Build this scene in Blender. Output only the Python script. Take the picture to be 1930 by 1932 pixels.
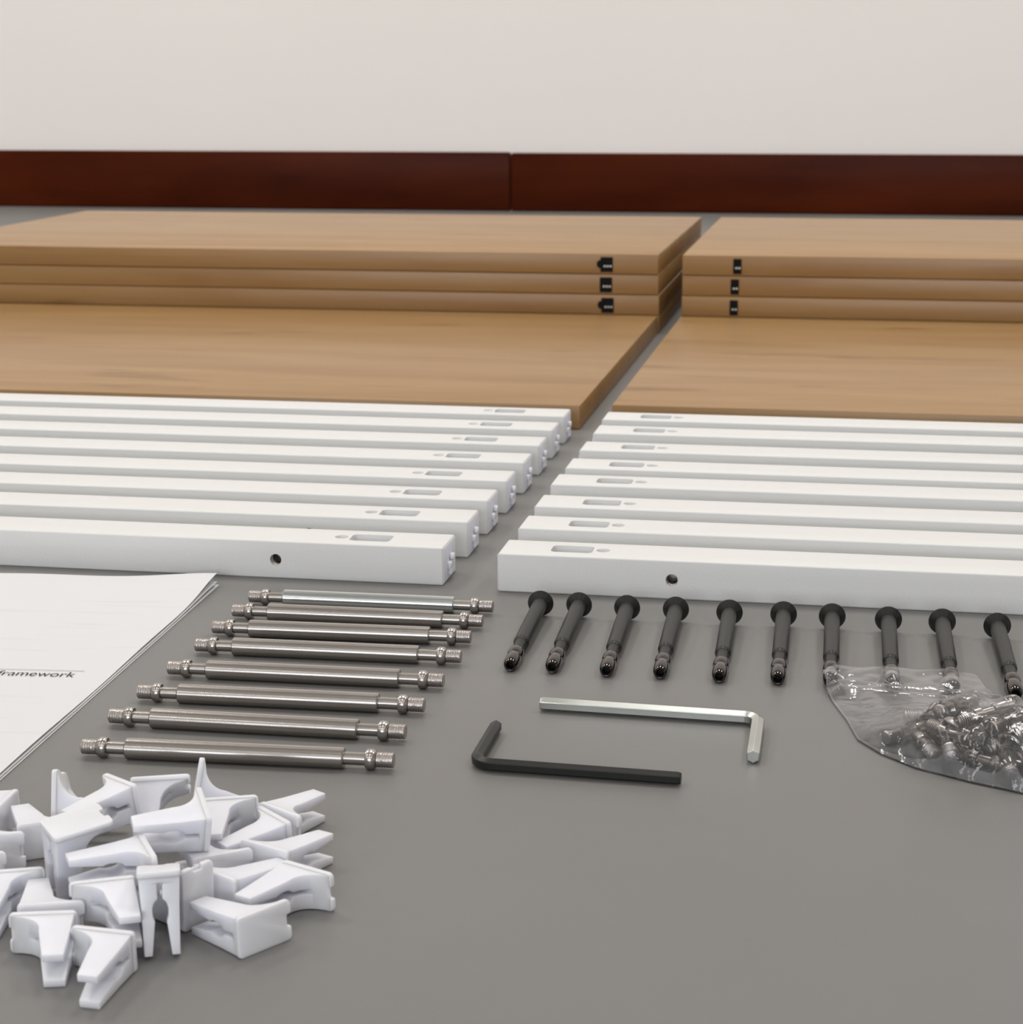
import bpy, bmesh, math, random
import numpy as np
from mathutils import Vector, Matrix, noise
from mathutils.bvhtree import BVHTree

for o in list(bpy.data.objects):
    bpy.data.objects.remove(o, do_unlink=True)
scene = bpy.context.scene
COL = scene.collection

# ------------------------------------------------------------------ camera
cam_d = bpy.data.cameras.new('camera')
cam = bpy.data.objects.new('camera', cam_d)
COL.objects.link(cam)
cam_d.sensor_fit = 'HORIZONTAL'
cam_d.sensor_width = 36.0
cam_d.lens = 36.0 * 3600.0 / 1930.0
cam_d.clip_start = 0.02
cam_d.clip_end = 60
R = ((0.98326007, 0.03768392, -0.17826822),
     (0.1821662, -0.2241841, 0.95736982),
     (-0.00388745, -0.97381796, -0.22729601))
cam.matrix_world = Matrix(((R[0][0], -R[0][1], -R[0][2], 0.0),
                           (R[1][0], -R[1][1], -R[1][2], 0.0),
                           (R[2][0], -R[2][1], -R[2][2], 0.26),
                           (0, 0, 0, 1)))
cam_d.dof.use_dof = True
cam_d.dof.focus_distance = 0.80
cam_d.dof.aperture_fstop = 34
scene.camera = cam

# ------------------------------------------------------------------ world, lamps, exposure
world = bpy.data.worlds.new('world')
scene.world = world
world.use_nodes = True
world.node_tree.nodes['Background'].inputs[0].default_value = (0.9, 0.93, 1.0, 1)
world.node_tree.nodes['Background'].inputs[1].default_value = 0.05
CEIL = 2.85
LAMP_W = 7.6


def tube_lamp(x, y, power):
    # one fluorescent fitting under the ceiling: two tubes side by side, running away from the camera
    for dx in (-0.13, 0.13):
        l = bpy.data.lights.new('ceiling_tube', 'AREA')
        l.shape = 'RECTANGLE'
        l.size = 0.14
        l.size_y = 1.2
        l.energy = power
        l.color = (1.0, 0.975, 0.94)
        ob = bpy.data.objects.new('ceiling_tube', l)
        COL.objects.link(ob)
        ob.location = (x + dx, y, CEIL - 0.06)


for lx in (-3.6, -1.9, -0.2, 1.5):
    for ly, k in ((-2.6, 0.8), (-0.4, 0.45), (2.1, 1.6)):
        tube_lamp(lx, ly, LAMP_W * k)
# daylight-toned area light added behind the camera to brighten upright faces and back wall
rear_fill = bpy.data.lights.new('rear_fill_light', 'AREA')
rear_fill.shape = 'RECTANGLE'
rear_fill.size = 3.6
rear_fill.size_y = 1.5
rear_fill.energy = 135.0
rear_fill.color = (0.86, 0.92, 1.0)
rear_fill_ob = bpy.data.objects.new('rear_fill_light', rear_fill)
COL.objects.link(rear_fill_ob)
rear_fill_ob.location = (-0.4, -6.46, 1.55)
rear_fill_ob.rotation_euler = (math.radians(90), 0, 0)

vs = scene.view_settings
vs.view_transform = 'Standard'
vs.look = 'None'
vs.gamma = 1.0
vs.exposure = 0.0
vs.use_curve_mapping = False
scene.cycles.use_denoising = True


# ------------------------------------------------------------------ helpers
def link(o, parent=None):
    COL.objects.link(o)
    if parent is not None:
        o.parent = parent
    return o


def mesh_obj(name, me, mat=None, parent=None):
    o = bpy.data.objects.new(name, me)
    if mat is not None and not me.materials:
        me.materials.append(mat)
    return link(o, parent)


def bm_mesh(bm, name, mat=None, smooth=35):
    bmesh.ops.recalc_face_normals(bm, faces=bm.faces[:])
    me = bpy.data.meshes.new(name)
    bm.to_mesh(me)
    bm.free()
    if smooth:
        me.shade_smooth()
        me.set_sharp_from_angle(angle=math.radians(smooth))
    if mat is not None:
        me.materials.append(mat)
    return me


def tag(o, label=None, cat=None, group=None, kind=None):
    if label:
        o['label'] = label
    if cat:
        o['category'] = cat
    if group:
        o['group'] = group
    if kind:
        o['kind'] = kind
    return o


def add_box(bm, x0, x1, y0, y1, z0, z1):
    vs_ = [bm.verts.new((x, y, z)) for x in (x0, x1) for y in (y0, y1) for z in (z0, z1)]
    for f in ((0, 1, 3, 2), (4, 6, 7, 5), (0, 4, 5, 1), (2, 3, 7, 6), (0, 2, 6, 4), (1, 5, 7, 3)):
        bm.faces.new([vs_[i] for i in f])
    return vs_


def bevel_sharp(bm, off, seg=2, ang=35):
    bmesh.ops.recalc_face_normals(bm, faces=bm.faces[:])
    es = [e for e in bm.edges if len(e.link_faces) == 2 and e.calc_face_angle(0) > math.radians(ang)]
    bmesh.ops.bevel(bm, geom=es, offset=off, offset_type='OFFSET', segments=seg, profile=0.5,
                    affect='EDGES', clamp_overlap=True)


def box_mesh(name, dims, mat, bev=0.0, seg=2):
    bm = bmesh.new()
    add_box(bm, *dims)
    if bev:
        bevel_sharp(bm, bev, seg)
    return bm_mesh(bm, name, mat)


def lathe(bm, prof, seg=32, cap=True):
    """prof: list of (x along the axis, radius); axis = local X."""
    rings = []
    for x, r in prof:
        rings.append([bm.verts.new((x, r * math.cos(2 * math.pi * k / seg), r * math.sin(2 * math.pi * k / seg)))
                      for k in range(seg)])
    for a, b in zip(rings, rings[1:]):
        for k in range(seg):
            bm.faces.new((a[k], a[(k + 1) % seg], b[(k + 1) % seg], b[k]))
    if cap:
        bm.faces.new(rings[0])
        bm.faces.new(rings[-1])
    return rings


def lathe_mesh(name, prof, mat, seg=32, cap=True, smooth=35):
    bm = bmesh.new()
    lathe(bm, prof, seg, cap)
    return bm_mesh(bm, name, mat, smooth)


def copy_tree(o, parent=None):
    c = o.copy()
    COL.objects.link(c)
    c.parent = parent
    for ch in list(o.children):
        copy_tree(ch, c)
    return c


# ------------------------------------------------------------------ materials
def new_mat(name, color=(0.8, 0.8, 0.8), rough=0.5, metal=0.0, spec=0.5):
    m = bpy.data.materials.new(name)
    m.use_nodes = True
    b = m.node_tree.nodes['Principled BSDF']
    b.inputs['Base Color'].default_value = (*color, 1)
    b.inputs['Roughness'].default_value = rough
    b.inputs['Metallic'].default_value = metal
    b.inputs['Specular IOR Level'].default_value = spec
    return m


def nd(m, t, **kw):
    n = m.node_tree.nodes.new(t)
    for k, v in kw.items():
        setattr(n, k, v)
    return n


def bsdf(m):
    return m.node_tree.nodes['Principled BSDF']


def add_bump(m, scale, strength, dist, vec_scale=(1, 1, 1), detail=2.0, coord='Object'):
    lk = m.node_tree.links
    tc = nd(m, 'ShaderNodeTexCoord')
    mp = nd(m, 'ShaderNodeMapping')
    mp.inputs['Scale'].default_value = vec_scale
    nz = nd(m, 'ShaderNodeTexNoise')
    nz.inputs['Scale'].default_value = scale
    nz.inputs['Detail'].default_value = detail
    bp = nd(m, 'ShaderNodeBump')
    bp.inputs['Strength'].default_value = strength
    bp.inputs['Distance'].default_value = dist
    lk.new(tc.outputs[coord], mp.inputs[0])
    lk.new(mp.outputs[0], nz.inputs['Vector'])
    lk.new(nz.outputs[0], bp.inputs['Height'])
    lk.new(bp.outputs[0], bsdf(m).inputs['Normal'])


def add_color_noise(m, c0, c1, scale, vec_scale=(1, 1, 1), detail=4.0, lo=0.35, hi=0.65, coord='Object', rough=None):
    lk = m.node_tree.links
    tc = nd(m, 'ShaderNodeTexCoord')
    mp = nd(m, 'ShaderNodeMapping')
    mp.inputs['Scale'].default_value = vec_scale
    nz = nd(m, 'ShaderNodeTexNoise')
    nz.inputs['Scale'].default_value = scale
    nz.inputs['Detail'].default_value = detail
    cr = nd(m, 'ShaderNodeValToRGB')
    cr.color_ramp.elements[0].position = lo
    cr.color_ramp.elements[1].position = hi
    cr.color_ramp.elements[0].color = (*c0, 1)
    cr.color_ramp.elements[1].color = (*c1, 1)
    lk.new(tc.outputs[coord], mp.inputs[0])
    lk.new(mp.outputs[0], nz.inputs['Vector'])
    lk.new(nz.outputs[0], cr.inputs[0])
    lk.new(cr.outputs[0], bsdf(m).inputs['Base Color'])
    return cr


# grey vinyl floor
M_FLOOR = new_mat('grey_floor', rough=0.42, spec=0.25)
add_color_noise(M_FLOOR, (0.190, 0.184, 0.177), (0.205, 0.199, 0.191), 5.0, detail=6.0)
add_bump(M_FLOOR, 900.0, 0.05, 0.0004)
# painted walls
M_WALL = new_mat('painted_wall', rough=0.75, spec=0.2)
add_color_noise(M_WALL, (0.905, 0.860, 0.825), (0.925, 0.880, 0.845), 1.5, detail=3.0)
M_CEIL = new_mat('ceiling_paint', (0.80, 0.79, 0.77), 0.85, spec=0.1)
# varnished mahogany baseboard
M_BASE = new_mat('varnished_mahogany', rough=0.32, spec=0.05)
add_color_noise(M_BASE, (0.038, 0.0056, 0.0016), (0.082, 0.0145, 0.0036), 1.6, vec_scale=(1.6, 1, 8), detail=5.0, lo=0.3, hi=0.72)
# white powder coat
M_POWDER = new_mat('white_powder_coat', (0.745, 0.742, 0.725), 0.5, spec=0.4)
add_bump(M_POWDER, 700.0, 0.22, 0.0004, detail=1.0)
# bluish white moulded plastic
M_PLASTIC = new_mat('white_plastic', (0.780, 0.785, 0.845), 0.42, spec=0.45)
bsdf(M_PLASTIC).inputs['Subsurface Weight'].default_value = 0.7
bsdf(M_PLASTIC).inputs['Subsurface Radius'].default_value = (0.0035, 0.0035, 0.0042)
bsdf(M_PLASTIC).inputs['Subsurface Scale'].default_value = 1.0
M_CAP = new_mat('end_plug_plastic', (0.80, 0.80, 0.87), 0.45, spec=0.4)
# metals
M_STEEL = new_mat('turned_steel', (0.43, 0.40, 0.372), 0.24, 1.0)
add_bump(M_STEEL, 60.0, 0.10, 0.0003, vec_scale=(30, 1, 1))
M_STEEL_R = new_mat('knurled_steel', (0.45, 0.41, 0.385), 0.34, 1.0)
add_bump(M_STEEL_R, 900.0, 0.45, 0.0004)
M_ZINC = new_mat('zinc_plated_steel', (0.66, 0.69, 0.685), 0.2, 1.0)
add_bump(M_ZINC, 120.0, 0.06, 0.0003)
M_CHROME = new_mat('bright_steel', (0.56, 0.58, 0.55), 0.28, 1.0)
add_bump(M_CHROME, 400.0, 0.05, 0.0002)
M_BLACK = new_mat('black_oxide_steel', (0.015, 0.015, 0.0135), 0.38, 0.0, 0.28)
add_bump(M_BLACK, 500.0, 0.05, 0.0002)
M_BLACKG = new_mat('polished_black_nickel', (0.080, 0.070, 0.066), 0.055, 1.0)
M_HOLE = new_mat('dark_socket', (0.008, 0.008, 0.008), 0.6, spec=0.2)
M_BLACKP = new_mat('black_plastic', (0.006, 0.005, 0.005), 0.5, spec=0.1)
M_INK = new_mat('printed_ink', (0.045, 0.045, 0.05), 0.7, spec=0.1)
M_RULE = new_mat('printed_grey_rule', (0.42, 0.42, 0.43), 0.7, spec=0.1)


def paper_mat():
    m = new_mat('white_paper', (0.72, 0.722, 0.73), 0.7, spec=0.2)
    lk = m.node_tree.links
    # faint lines of print showing through from the back of the page
    tc = nd(m, 'ShaderNodeTexCoord')
    mp = nd(m, 'ShaderNodeMapping')
    mp.inputs['Scale'].default_value = (14, 130, 1)
    nz = nd(m, 'ShaderNodeTexNoise')
    nz.inputs['Scale'].default_value = 1.0
    nz.inputs['Detail'].default_value = 1.0
    cr = nd(m, 'ShaderNodeValToRGB')
    cr.color_ramp.elements[0].position = 0.60
    cr.color_ramp.elements[1].position = 0.72
    cr.color_ramp.elements[0].color = (0.72, 0.722, 0.73, 1)
    cr.color_ramp.elements[1].color = (0.685, 0.687, 0.695, 1)
    lk.new(tc.outputs['Object'], mp.inputs[0])
    lk.new(mp.outputs[0], nz.inputs['Vector'])
    lk.new(nz.outputs[0], cr.inputs[0])
    lk.new(cr.outputs[0], bsdf(m).inputs['Base Color'])
    return m


M_PAPER = paper_mat()


def wood_mat():
    m = new_mat('oak_veneer', rough=0.38, spec=0.5)
    lk = m.node_tree.links
    tc = nd(m, 'ShaderNodeTexCoord')
    info = nd(m, 'ShaderNodeObjectInfo')
    comb = nd(m, 'ShaderNodeVectorMath', operation='ADD')
    mul = nd(m, 'ShaderNodeMath', operation='MULTIPLY')
    mul.inputs[1].default_value = 37.0
    lk.new(info.outputs['Random'], mul.inputs[0])
    lk.new(tc.outputs['Object'], comb.inputs[0])
    lk.new(mul.outputs[0], comb.inputs[1])
    # long figure of the veneer
    mp = nd(m, 'ShaderNodeMapping')
    mp.inputs['Scale'].default_value = (1.2, 9.0, 9.0)
    n1 = nd(m, 'ShaderNodeTexNoise')
    n1.inputs['Scale'].default_value = 2.4
    n1.inputs['Detail'].default_value = 3.5
    n1.inputs['Distortion'].default_value = 0.7
    lk.new(comb.outputs[0], mp.inputs[0])
    lk.new(mp.outputs[0], n1.inputs['Vector'])
    # fine grain
    mp2 = nd(m, 'ShaderNodeMapping')
    mp2.inputs['Scale'].default_value = (5, 160, 160)
    n2 = nd(m, 'ShaderNodeTexNoise')
    n2.inputs['Scale'].default_value = 2.0
    n2.inputs['Detail'].default_value = 3.0
    lk.new(comb.outputs[0], mp2.inputs[0])
    lk.new(mp2.outputs[0], n2.inputs['Vector'])
    r1 = nd(m, 'ShaderNodeValToRGB')
    e = r1.color_ramp.elements
    e[0].position = 0.30
    e[0].color = (0.300, 0.160, 0.055, 1)
    e[1].position = 0.72
    e[1].color = (0.374, 0.226, 0.092, 1)
    lk.new(n1.outputs[0], r1.inputs[0])
    r2 = nd(m, 'ShaderNodeValToRGB')
    r2.color_ramp.elements[0].position = 0.3
    r2.color_ramp.elements[0].color = (0.93, 0.92, 0.90, 1)
    r2.color_ramp.elements[1].position = 0.6
    r2.color_ramp.elements[1].color = (1, 1, 1, 1)
    lk.new(n2.outputs[0], r2.inputs[0])
    mx = nd(m, 'ShaderNodeMix', data_type='RGBA', blend_type='MULTIPLY')
    mx.inputs[0].default_value = 1.0
    lk.new(r1.outputs[0], mx.inputs[6])
    lk.new(r2.outputs[0], mx.inputs[7])
    # scattered darker flecks and knots of the figure
    mp3 = nd(m, 'ShaderNodeMapping')
    mp3.inputs['Scale'].default_value = (7, 26, 26)
    vo = nd(m, 'ShaderNodeTexNoise')
    vo.inputs['Scale'].default_value = 1.0
    vo.inputs['Detail'].default_value = 2.0
    lk.new(comb.outputs[0], mp3.inputs[0])
    lk.new(mp3.outputs[0], vo.inputs['Vector'])
    r3 = nd(m, 'ShaderNodeValToRGB')
    r3.color_ramp.elements[0].position = 0.24
    r3.color_ramp.elements[0].color = (0.72, 0.64, 0.54, 1)
    r3.color_ramp.elements[1].position = 0.36
    r3.color_ramp.elements[1].color = (1, 1, 1, 1)
    lk.new(vo.outputs[0], r3.inputs[0])
    mx2 = nd(m, 'ShaderNodeMix', data_type='RGBA', blend_type='MULTIPLY')
    mx2.inputs[0].default_value = 1.0
    lk.new(mx.outputs[2], mx2.inputs[6])
    lk.new(r3.outputs[0], mx2.inputs[7])
    lk.new(mx2.outputs[2], bsdf(m).inputs['Base Color'])
    return m


M_WOOD = wood_mat()


def film_mat(name, haze, gloss):
    m = bpy.data.materials.new(name)
    m.use_nodes = True
    nt = m.node_tree
    nt.nodes.clear()
    lk = nt.links
    out = nt.nodes.new('ShaderNodeOutputMaterial')
    tr = nt.nodes.new('ShaderNodeBsdfTransparent')
    tr.inputs[0].default_value = (0.955, 0.955, 0.96, 1)
    di = nt.nodes.new('ShaderNodeBsdfTranslucent')
    di.inputs[0].default_value = (0.85, 0.86, 0.88, 1)
    df = nt.nodes.new('ShaderNodeBsdfDiffuse')
    df.inputs[0].default_value = (0.85, 0.86, 0.88, 1)
    mh = nt.nodes.new('ShaderNodeMixShader')
    mh.inputs[0].default_value = 0.5
    gl = nt.nodes.new('ShaderNodeBsdfGlossy')
    gl.inputs['Roughness'].default_value = 0.07
    gl.inputs['Color'].default_value = (1, 1, 1, 1)
    fr = nt.nodes.new('ShaderNodeFresnel')
    fr.inputs[0].default_value = gloss
    m1 = nt.nodes.new('ShaderNodeMixShader')
    m1.inputs[0].default_value = haze
    m2 = nt.nodes.new('ShaderNodeMixShader')
    tc = nt.nodes.new('ShaderNodeTexCoord')
    nz = nt.nodes.new('ShaderNodeTexNoise')
    nz.inputs['Scale'].default_value = 130
    nz.inputs['Detail'].default_value = 2.0
    nz.inputs['Distortion'].default_value = 1.2
    bp = nt.nodes.new('ShaderNodeBump')
    bp.inputs['Strength'].default_value = 0.4
    bp.inputs['Distance'].default_value = 0.0008
    lk.new(tc.outputs['Object'], nz.inputs['Vector'])
    lk.new(nz.outputs[0], bp.inputs['Height'])
    lk.new(bp.outputs[0], gl.inputs['Normal'])
    lk.new(bp.outputs[0], fr.inputs['Normal'])
    lk.new(di.outputs[0], mh.inputs[1])
    lk.new(df.outputs[0], mh.inputs[2])
    lk.new(tr.outputs[0], m1.inputs[1])
    lk.new(mh.outputs[0], m1.inputs[2])
    lk.new(fr.outputs[0], m2.inputs[0])
    lk.new(m1.outputs[0], m2.inputs[1])
    lk.new(gl.outputs[0], m2.inputs[2])
    lk.new(m2.outputs[0], out.inputs[0])
    return m


M_FILM = film_mat('clear_film', 0.105, 1.42)
M_ZIP = film_mat('zip_film', 0.20, 1.42)

# ------------------------------------------------------------------ the room
WALL_Y = 3.51
X0, X1, Y0 = -5.5, 4.5, -6.5


def struct(name, me):
    return tag(mesh_obj(name, me), kind='structure')


struct('floor', box_mesh('floor', (X0, X1, Y0, WALL_Y, -0.1, 0.0), M_FLOOR))
struct('ceiling', box_mesh('ceiling', (X0, X1, Y0, WALL_Y, CEIL, CEIL + 0.1), M_CEIL))
struct('wall_back', box_mesh('wall_back', (X0, X1, WALL_Y, WALL_Y + 0.1, 0, CEIL), M_WALL))
struct('wall_front', box_mesh('wall_front', (X0, X1, Y0 - 0.1, Y0, 0, CEIL), M_WALL))
struct('wall_left', box_mesh('wall_left', (X0 - 0.1, X0, Y0, WALL_Y, 0, CEIL), M_WALL))
struct('wall_right', box_mesh('wall_right', (X1, X1 + 0.1, Y0, WALL_Y, 0, CEIL), M_WALL))
bmw = bmesh.new()
for (a, b, c, d) in ((-2.26, 1.46, 0.72, 0.80), (-2.26, 1.46, 2.30, 2.38), (-2.26, -2.20, 0.80, 2.30), (1.40, 1.46, 0.80, 2.30), (-0.43, -0.37, 0.80, 2.30)):
    add_box(bmw, a, b, -6.5, -6.44, c, d)
struct('rear_fill_frame', bm_mesh(bmw, 'rear_fill_frame', M_CEIL, 0))  # unseen frame added around the fill light; the wall behind it is solid
base = tag(bpy.data.objects.new('baseboard_back', None), kind='structure')
base.location = (0, WALL_Y, 0)
link(base)
SEAM = -0.650
for i, (a, b) in enumerate(((-2.9, SEAM - 0.0007), (SEAM + 0.0007, 1.6))):
    p = mesh_obj('plank', box_mesh('plank', (a - SEAM, b - SEAM, -0.014 - 0.0006 * i, 0, 0, 0.107 - 0.001 * i), M_BASE, 0.004, 3), None, base)
    p.location = (SEAM, 0, 0)


# ------------------------------------------------------------------ boards
def board(x0, x1, y0, y1, z0, th, label, rot=0.0):
    bm = bmesh.new()
    w, d = x1 - x0, y1 - y0
    add_box(bm, -w / 2, w / 2, -d / 2, d / 2, 0, th)
    bevel_sharp(bm, 0.0011, 2)
    o = mesh_obj('wooden_board', bm_mesh(bm, 'wooden_board', M_WOOD))
    o.location = ((x0 + x1) / 2, (y0 + y1) / 2, z0)
    o.rotation_euler[2] = rot
    return tag(o, label, 'board')


def insert(b, x, w, h, z, bump, n_tips):
    """black connector pocket in the front edge of a board; x, z in the board's own frame."""
    yf = min(v.co.y for v in b.data.vertices)
    bm = bmesh.new()
    add_box(bm, x - w / 2, x + w / 2, yf - 0.0007, yf + 0.012, z - h / 2, z + h / 2)
    if bump:
        bmesh.ops.recalc_face_normals(bm, faces=bm.faces[:])
        r = h * 0.28
        n = 14
        cen = (x - w / 2, z + 0.0004)
        fr_ = [bm.verts.new((cen[0] - r * math.sin(math.pi * k / n) * 0.9, yf - 0.0007, cen[1] + r * math.cos(math.pi * k / n))) for k in range(n + 1)]
        bk_ = [bm.verts.new((v.co.x, yf + 0.004, v.co.z)) for v in fr_]
        bm.faces.new(fr_)
        bm.faces.new(list(reversed(bk_)))
        for k in range(n):
            bm.faces.new((fr_[k], fr_[k + 1], bk_[k + 1], bk_[k]))
    bevel_sharp(bm, 0.0004, 1)
    ins = mesh_obj('connector_insert', bm_mesh(bm, 'connector_insert', M_BLACKP), None, b)
    ins['label'] = 'black connector insert'
    # screw tip showing in it
    me = lathe_mesh('screw', [(0, 0.0009), (0.0006, 0.0013), (0.003, 0.0013)], M_CHROME, 14)
    for k in range(n_tips):
        s = mesh_obj('screw', me, None, ins)
        s.location = (x + w * 0.08 + (k - (n_tips - 1) / 2) * 0.0030, yf - 0.0012, z - h * 0.10)
        s.rotation_euler = (0, 0, math.radians(90))
    return ins


TH0, TH = 0.0180, 0.0203
board(-1.008, -0.2029, 1.3657, 1.8886, 0.0, TH0, 'oak board lying alone on the floor behind the left row of white bars')
board(-0.1802, 0.625, 1.3725, 1.8876, 0.0, TH0, 'oak board lying alone on the floor behind the right row of white bars')
names_l = ['lowest oak board of the left stack, hidden behind the board in front of it',
           'lower of the middle two oak boards in the left stack, third from its top',
           'second oak board from the top of the left stack',
           'top oak board of the left stack']
names_r = [n.replace('left', 'right') for n in names_l]
z = 0.0
BUMP = [False, True, False, True]
for i in range(4):
    dx = (0.0, 0.0, -0.001, -0.0012)[i]
    th = TH0 - 0.0002 if i == 0 else TH - 0.0004
    b = board(-1.007 + dx, -0.2018 + dx, 1.890 + 0.0015 * (i == 2), 2.380, z, th, names_l[i])
    if i:
        insert(b, 0.3510 + (0, 0, -0.001, 0)[i], 0.0125, 0.0150, 0.0092, BUMP[i], 3)
    b = board(-0.1793, 0.6260, 1.889 + (0.0, 0, 0.002, 0.001)[i], 2.379, z, th, names_r[i])
    if i:
        insert(b, -0.3511 + (0, 0, 0.0004, 0.0026)[i], 0.0082, 0.0150, 0.0092, False, 2)
    z += TH0 if i == 0 else TH


# ------------------------------------------------------------------ white bars
def cyl_cut(bm, p, axis, r, depth, n=28):
    """closed cylinder from p along axis (unit 'x','y','z' sign)"""
    ax = Vector(axis)
    t = ax.orthogonal().normalized()
    s = ax.cross(t)
    a = [bm.verts.new(Vector(p) + r * (math.cos(2 * math.pi * k / n) * t + math.sin(2 * math.pi * k / n) * s)) for k in range(n)]
    b = [bm.verts.new(v.co + ax * depth) for v in a]
    bm.faces.new(a)
    bm.faces.new(list(reversed(b)))
    for k in range(n):
        bm.faces.new((a[k], a[(k + 1) % n], b[(k + 1) % n], b[k]))


def rrect(cx, cy, w, h, r, n=6):
    pts = []
    for (sx, sy, a0) in ((1, 1, 0), (-1, 1, 90), (-1, -1, 180), (1, -1, 270)):
        for k in range(n + 1):
            a = math.radians(a0 + 90 * k / n)
            pts.append((cx + sx * (w / 2 - r) + r * math.cos(a), cy + sy * (h / 2 - r) + r * math.sin(a)))
    return pts


BAR_L, BAR_D, BAR_H = 0.70, 0.030, 0.0200


def make_bar(sgn, slot, hole, front):
    """bar whose visible end is at local x=0, body running to sgn*BAR_L; y 0..BAR_D, z 0..BAR_H"""
    bm = bmesh.new()
    xa, xb = sorted((0.0, sgn * BAR_L))
    add_box(bm, xa, xb, 0, BAR_D, 0, BAR_H)
    bevel_sharp(bm, 0.0009, 3)
    me = bm_mesh(bm, 'bar_blank', None)
    blank = mesh_obj('bar_blank', me)
    bmc = bmesh.new()
    sx0, sx1 = slot
    scx, sw = sgn * (sx0 + sx1) / 2, sx1 - sx0
    pts = rrect(scx, BAR_D / 2, sw, 0.0135, 0.0028)
    lo = [bmc.verts.new((x, y, BAR_H - 0.015)) for x, y in pts]
    hi = [bmc.verts.new((x, y, BAR_H + 0.005)) for x, y in pts]
    bmc.faces.new(lo)
    bmc.faces.new(list(reversed(hi)))
    for k in range(len(pts)):
        j = (k + 1) % len(pts)
        bmc.faces.new((lo[k], lo[j], hi[j], hi[k]))
    cyl_cut(bmc, (sgn * hole, BAR_D / 2, BAR_H + 0.004), (0, 0, -1), 0.0036, 0.0058)
    cyl_cut(bmc, (sgn * front, -0.004, BAR_H * 0.5), (0, 1, 0), 0.0031, 0.013)
    bmesh.ops.recalc_face_normals(bmc, faces=bmc.faces[:])
    mc = bpy.data.meshes.new('cutter')
    bmc.to_mesh(mc)
    bmc.free()
    cut = mesh_obj('cutter', mc)
    md = blank.modifiers.new('b', 'BOOLEAN')
    md.operation = 'DIFFERENCE'
    md.solver = 'EXACT'
    md.object = cut
    dg = bpy.context.evaluated_depsgraph_get()
    dg.update()
    out = bpy.data.meshes.new_from_object(blank.evaluated_get(dg))
    bpy.data.objects.remove(blank, do_unlink=True)
    bpy.data.objects.remove(cut, do_unlink=True)
    out.name = 'white_metal_bar'
    out.materials.clear()
    out.materials.append(M_POWDER)
    out.shade_smooth()
    out.set_sharp_from_angle(angle=math.radians(30))
    bar = mesh_obj('white_metal_bar', out)
    # plastic insert seen down in the slot
    bm = bmesh.new()
    fa, fb = (0.0, 0.74)
    add_box(bm, scx - sgn * (-sw / 2 + 0.0004), scx - sgn * (-sw / 2 + sw * fb), BAR_D / 2 - 0.0064, BAR_D / 2 + 0.0024, BAR_H - 0.0148, BAR_H - 0.0032)
    bevel_sharp(bm, 0.0004, 2)
    mesh_obj('slot_insert', bm_mesh(bm, 'slot_insert', M_PLASTIC), None, bar)
    # threaded metal insert in the front hole: stepped rings
    prof = []
    for k in range(9):
        prof += [(0.0012 + 0.0008 * k, 0.0031), (0.0016 + 0.0008 * k, 0.00265)]
    bm = bmesh.new()
    lathe(bm, prof, 24, cap=False)
    rr = [bm.verts.new((0.0084, 0.00265 * math.cos(2 * math.pi * k / 24), 0.00265 * math.sin(2 * math.pi * k / 24))) for k in range(24)]
    bm.faces.new(rr)
    ti = mesh_obj('threaded_insert', bm_mesh(bm, 'threaded_insert', M_STEEL), None, bar)
    ti['label'] = 'threaded metal insert'
    ti.location = (sgn * front, 0, BAR_H * 0.5)
    ti.rotation_euler = (0, 0, math.radians(90))
    # end plug with its small catch
    e = -sgn
    bm = bmesh.new()
    add_box(bm, min(0, e * 0.0003), max(0, e * 0.0003), 0.0009, BAR_D - 0.0009, 0.0009, BAR_H - 0.0009)
    bevel_sharp(bm, 0.0004, 2)
    cap = mesh_obj('end_plug', bm_mesh(bm, 'end_plug', M_CAP), None, bar)
    bm = bmesh.new()
    add_box(bm, min(0, e * 0.0019), max(0, e * 0.0019), 0.010, 0.020, 0.0062, 0.0098)
    bevel_sharp(bm, 0.0005, 2)
    mesh_obj('catch_block', bm_mesh(bm, 'catch_block', M_PLASTIC), None, cap)
    bm = bmesh.new()
    cyl_cut(bm, (e * 0.0005, 0.0162, 0.0118), (e, 0, 0), 0.0019, 0.0022, 20)
    bevel_sharp(bm, 0.0004, 2)
    mesh_obj('catch_knob', bm_mesh(bm, 'catch_knob', M_PLASTIC), None, cap)
    bm = bmesh.new()
    for k in range(3):
        add_box(bm, min(0, e * 0.0022), max(0, e * 0.0022), 0.0112 + 0.003 * k, 0.0124 + 0.003 * k, 0.0030, 0.0064)
    bevel_sharp(bm, 0.0003, 1)
    mesh_obj('catch_rib', bm_mesh(bm, 'catch_rib', M_PLASTIC), None, cap)
    return bar


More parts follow.
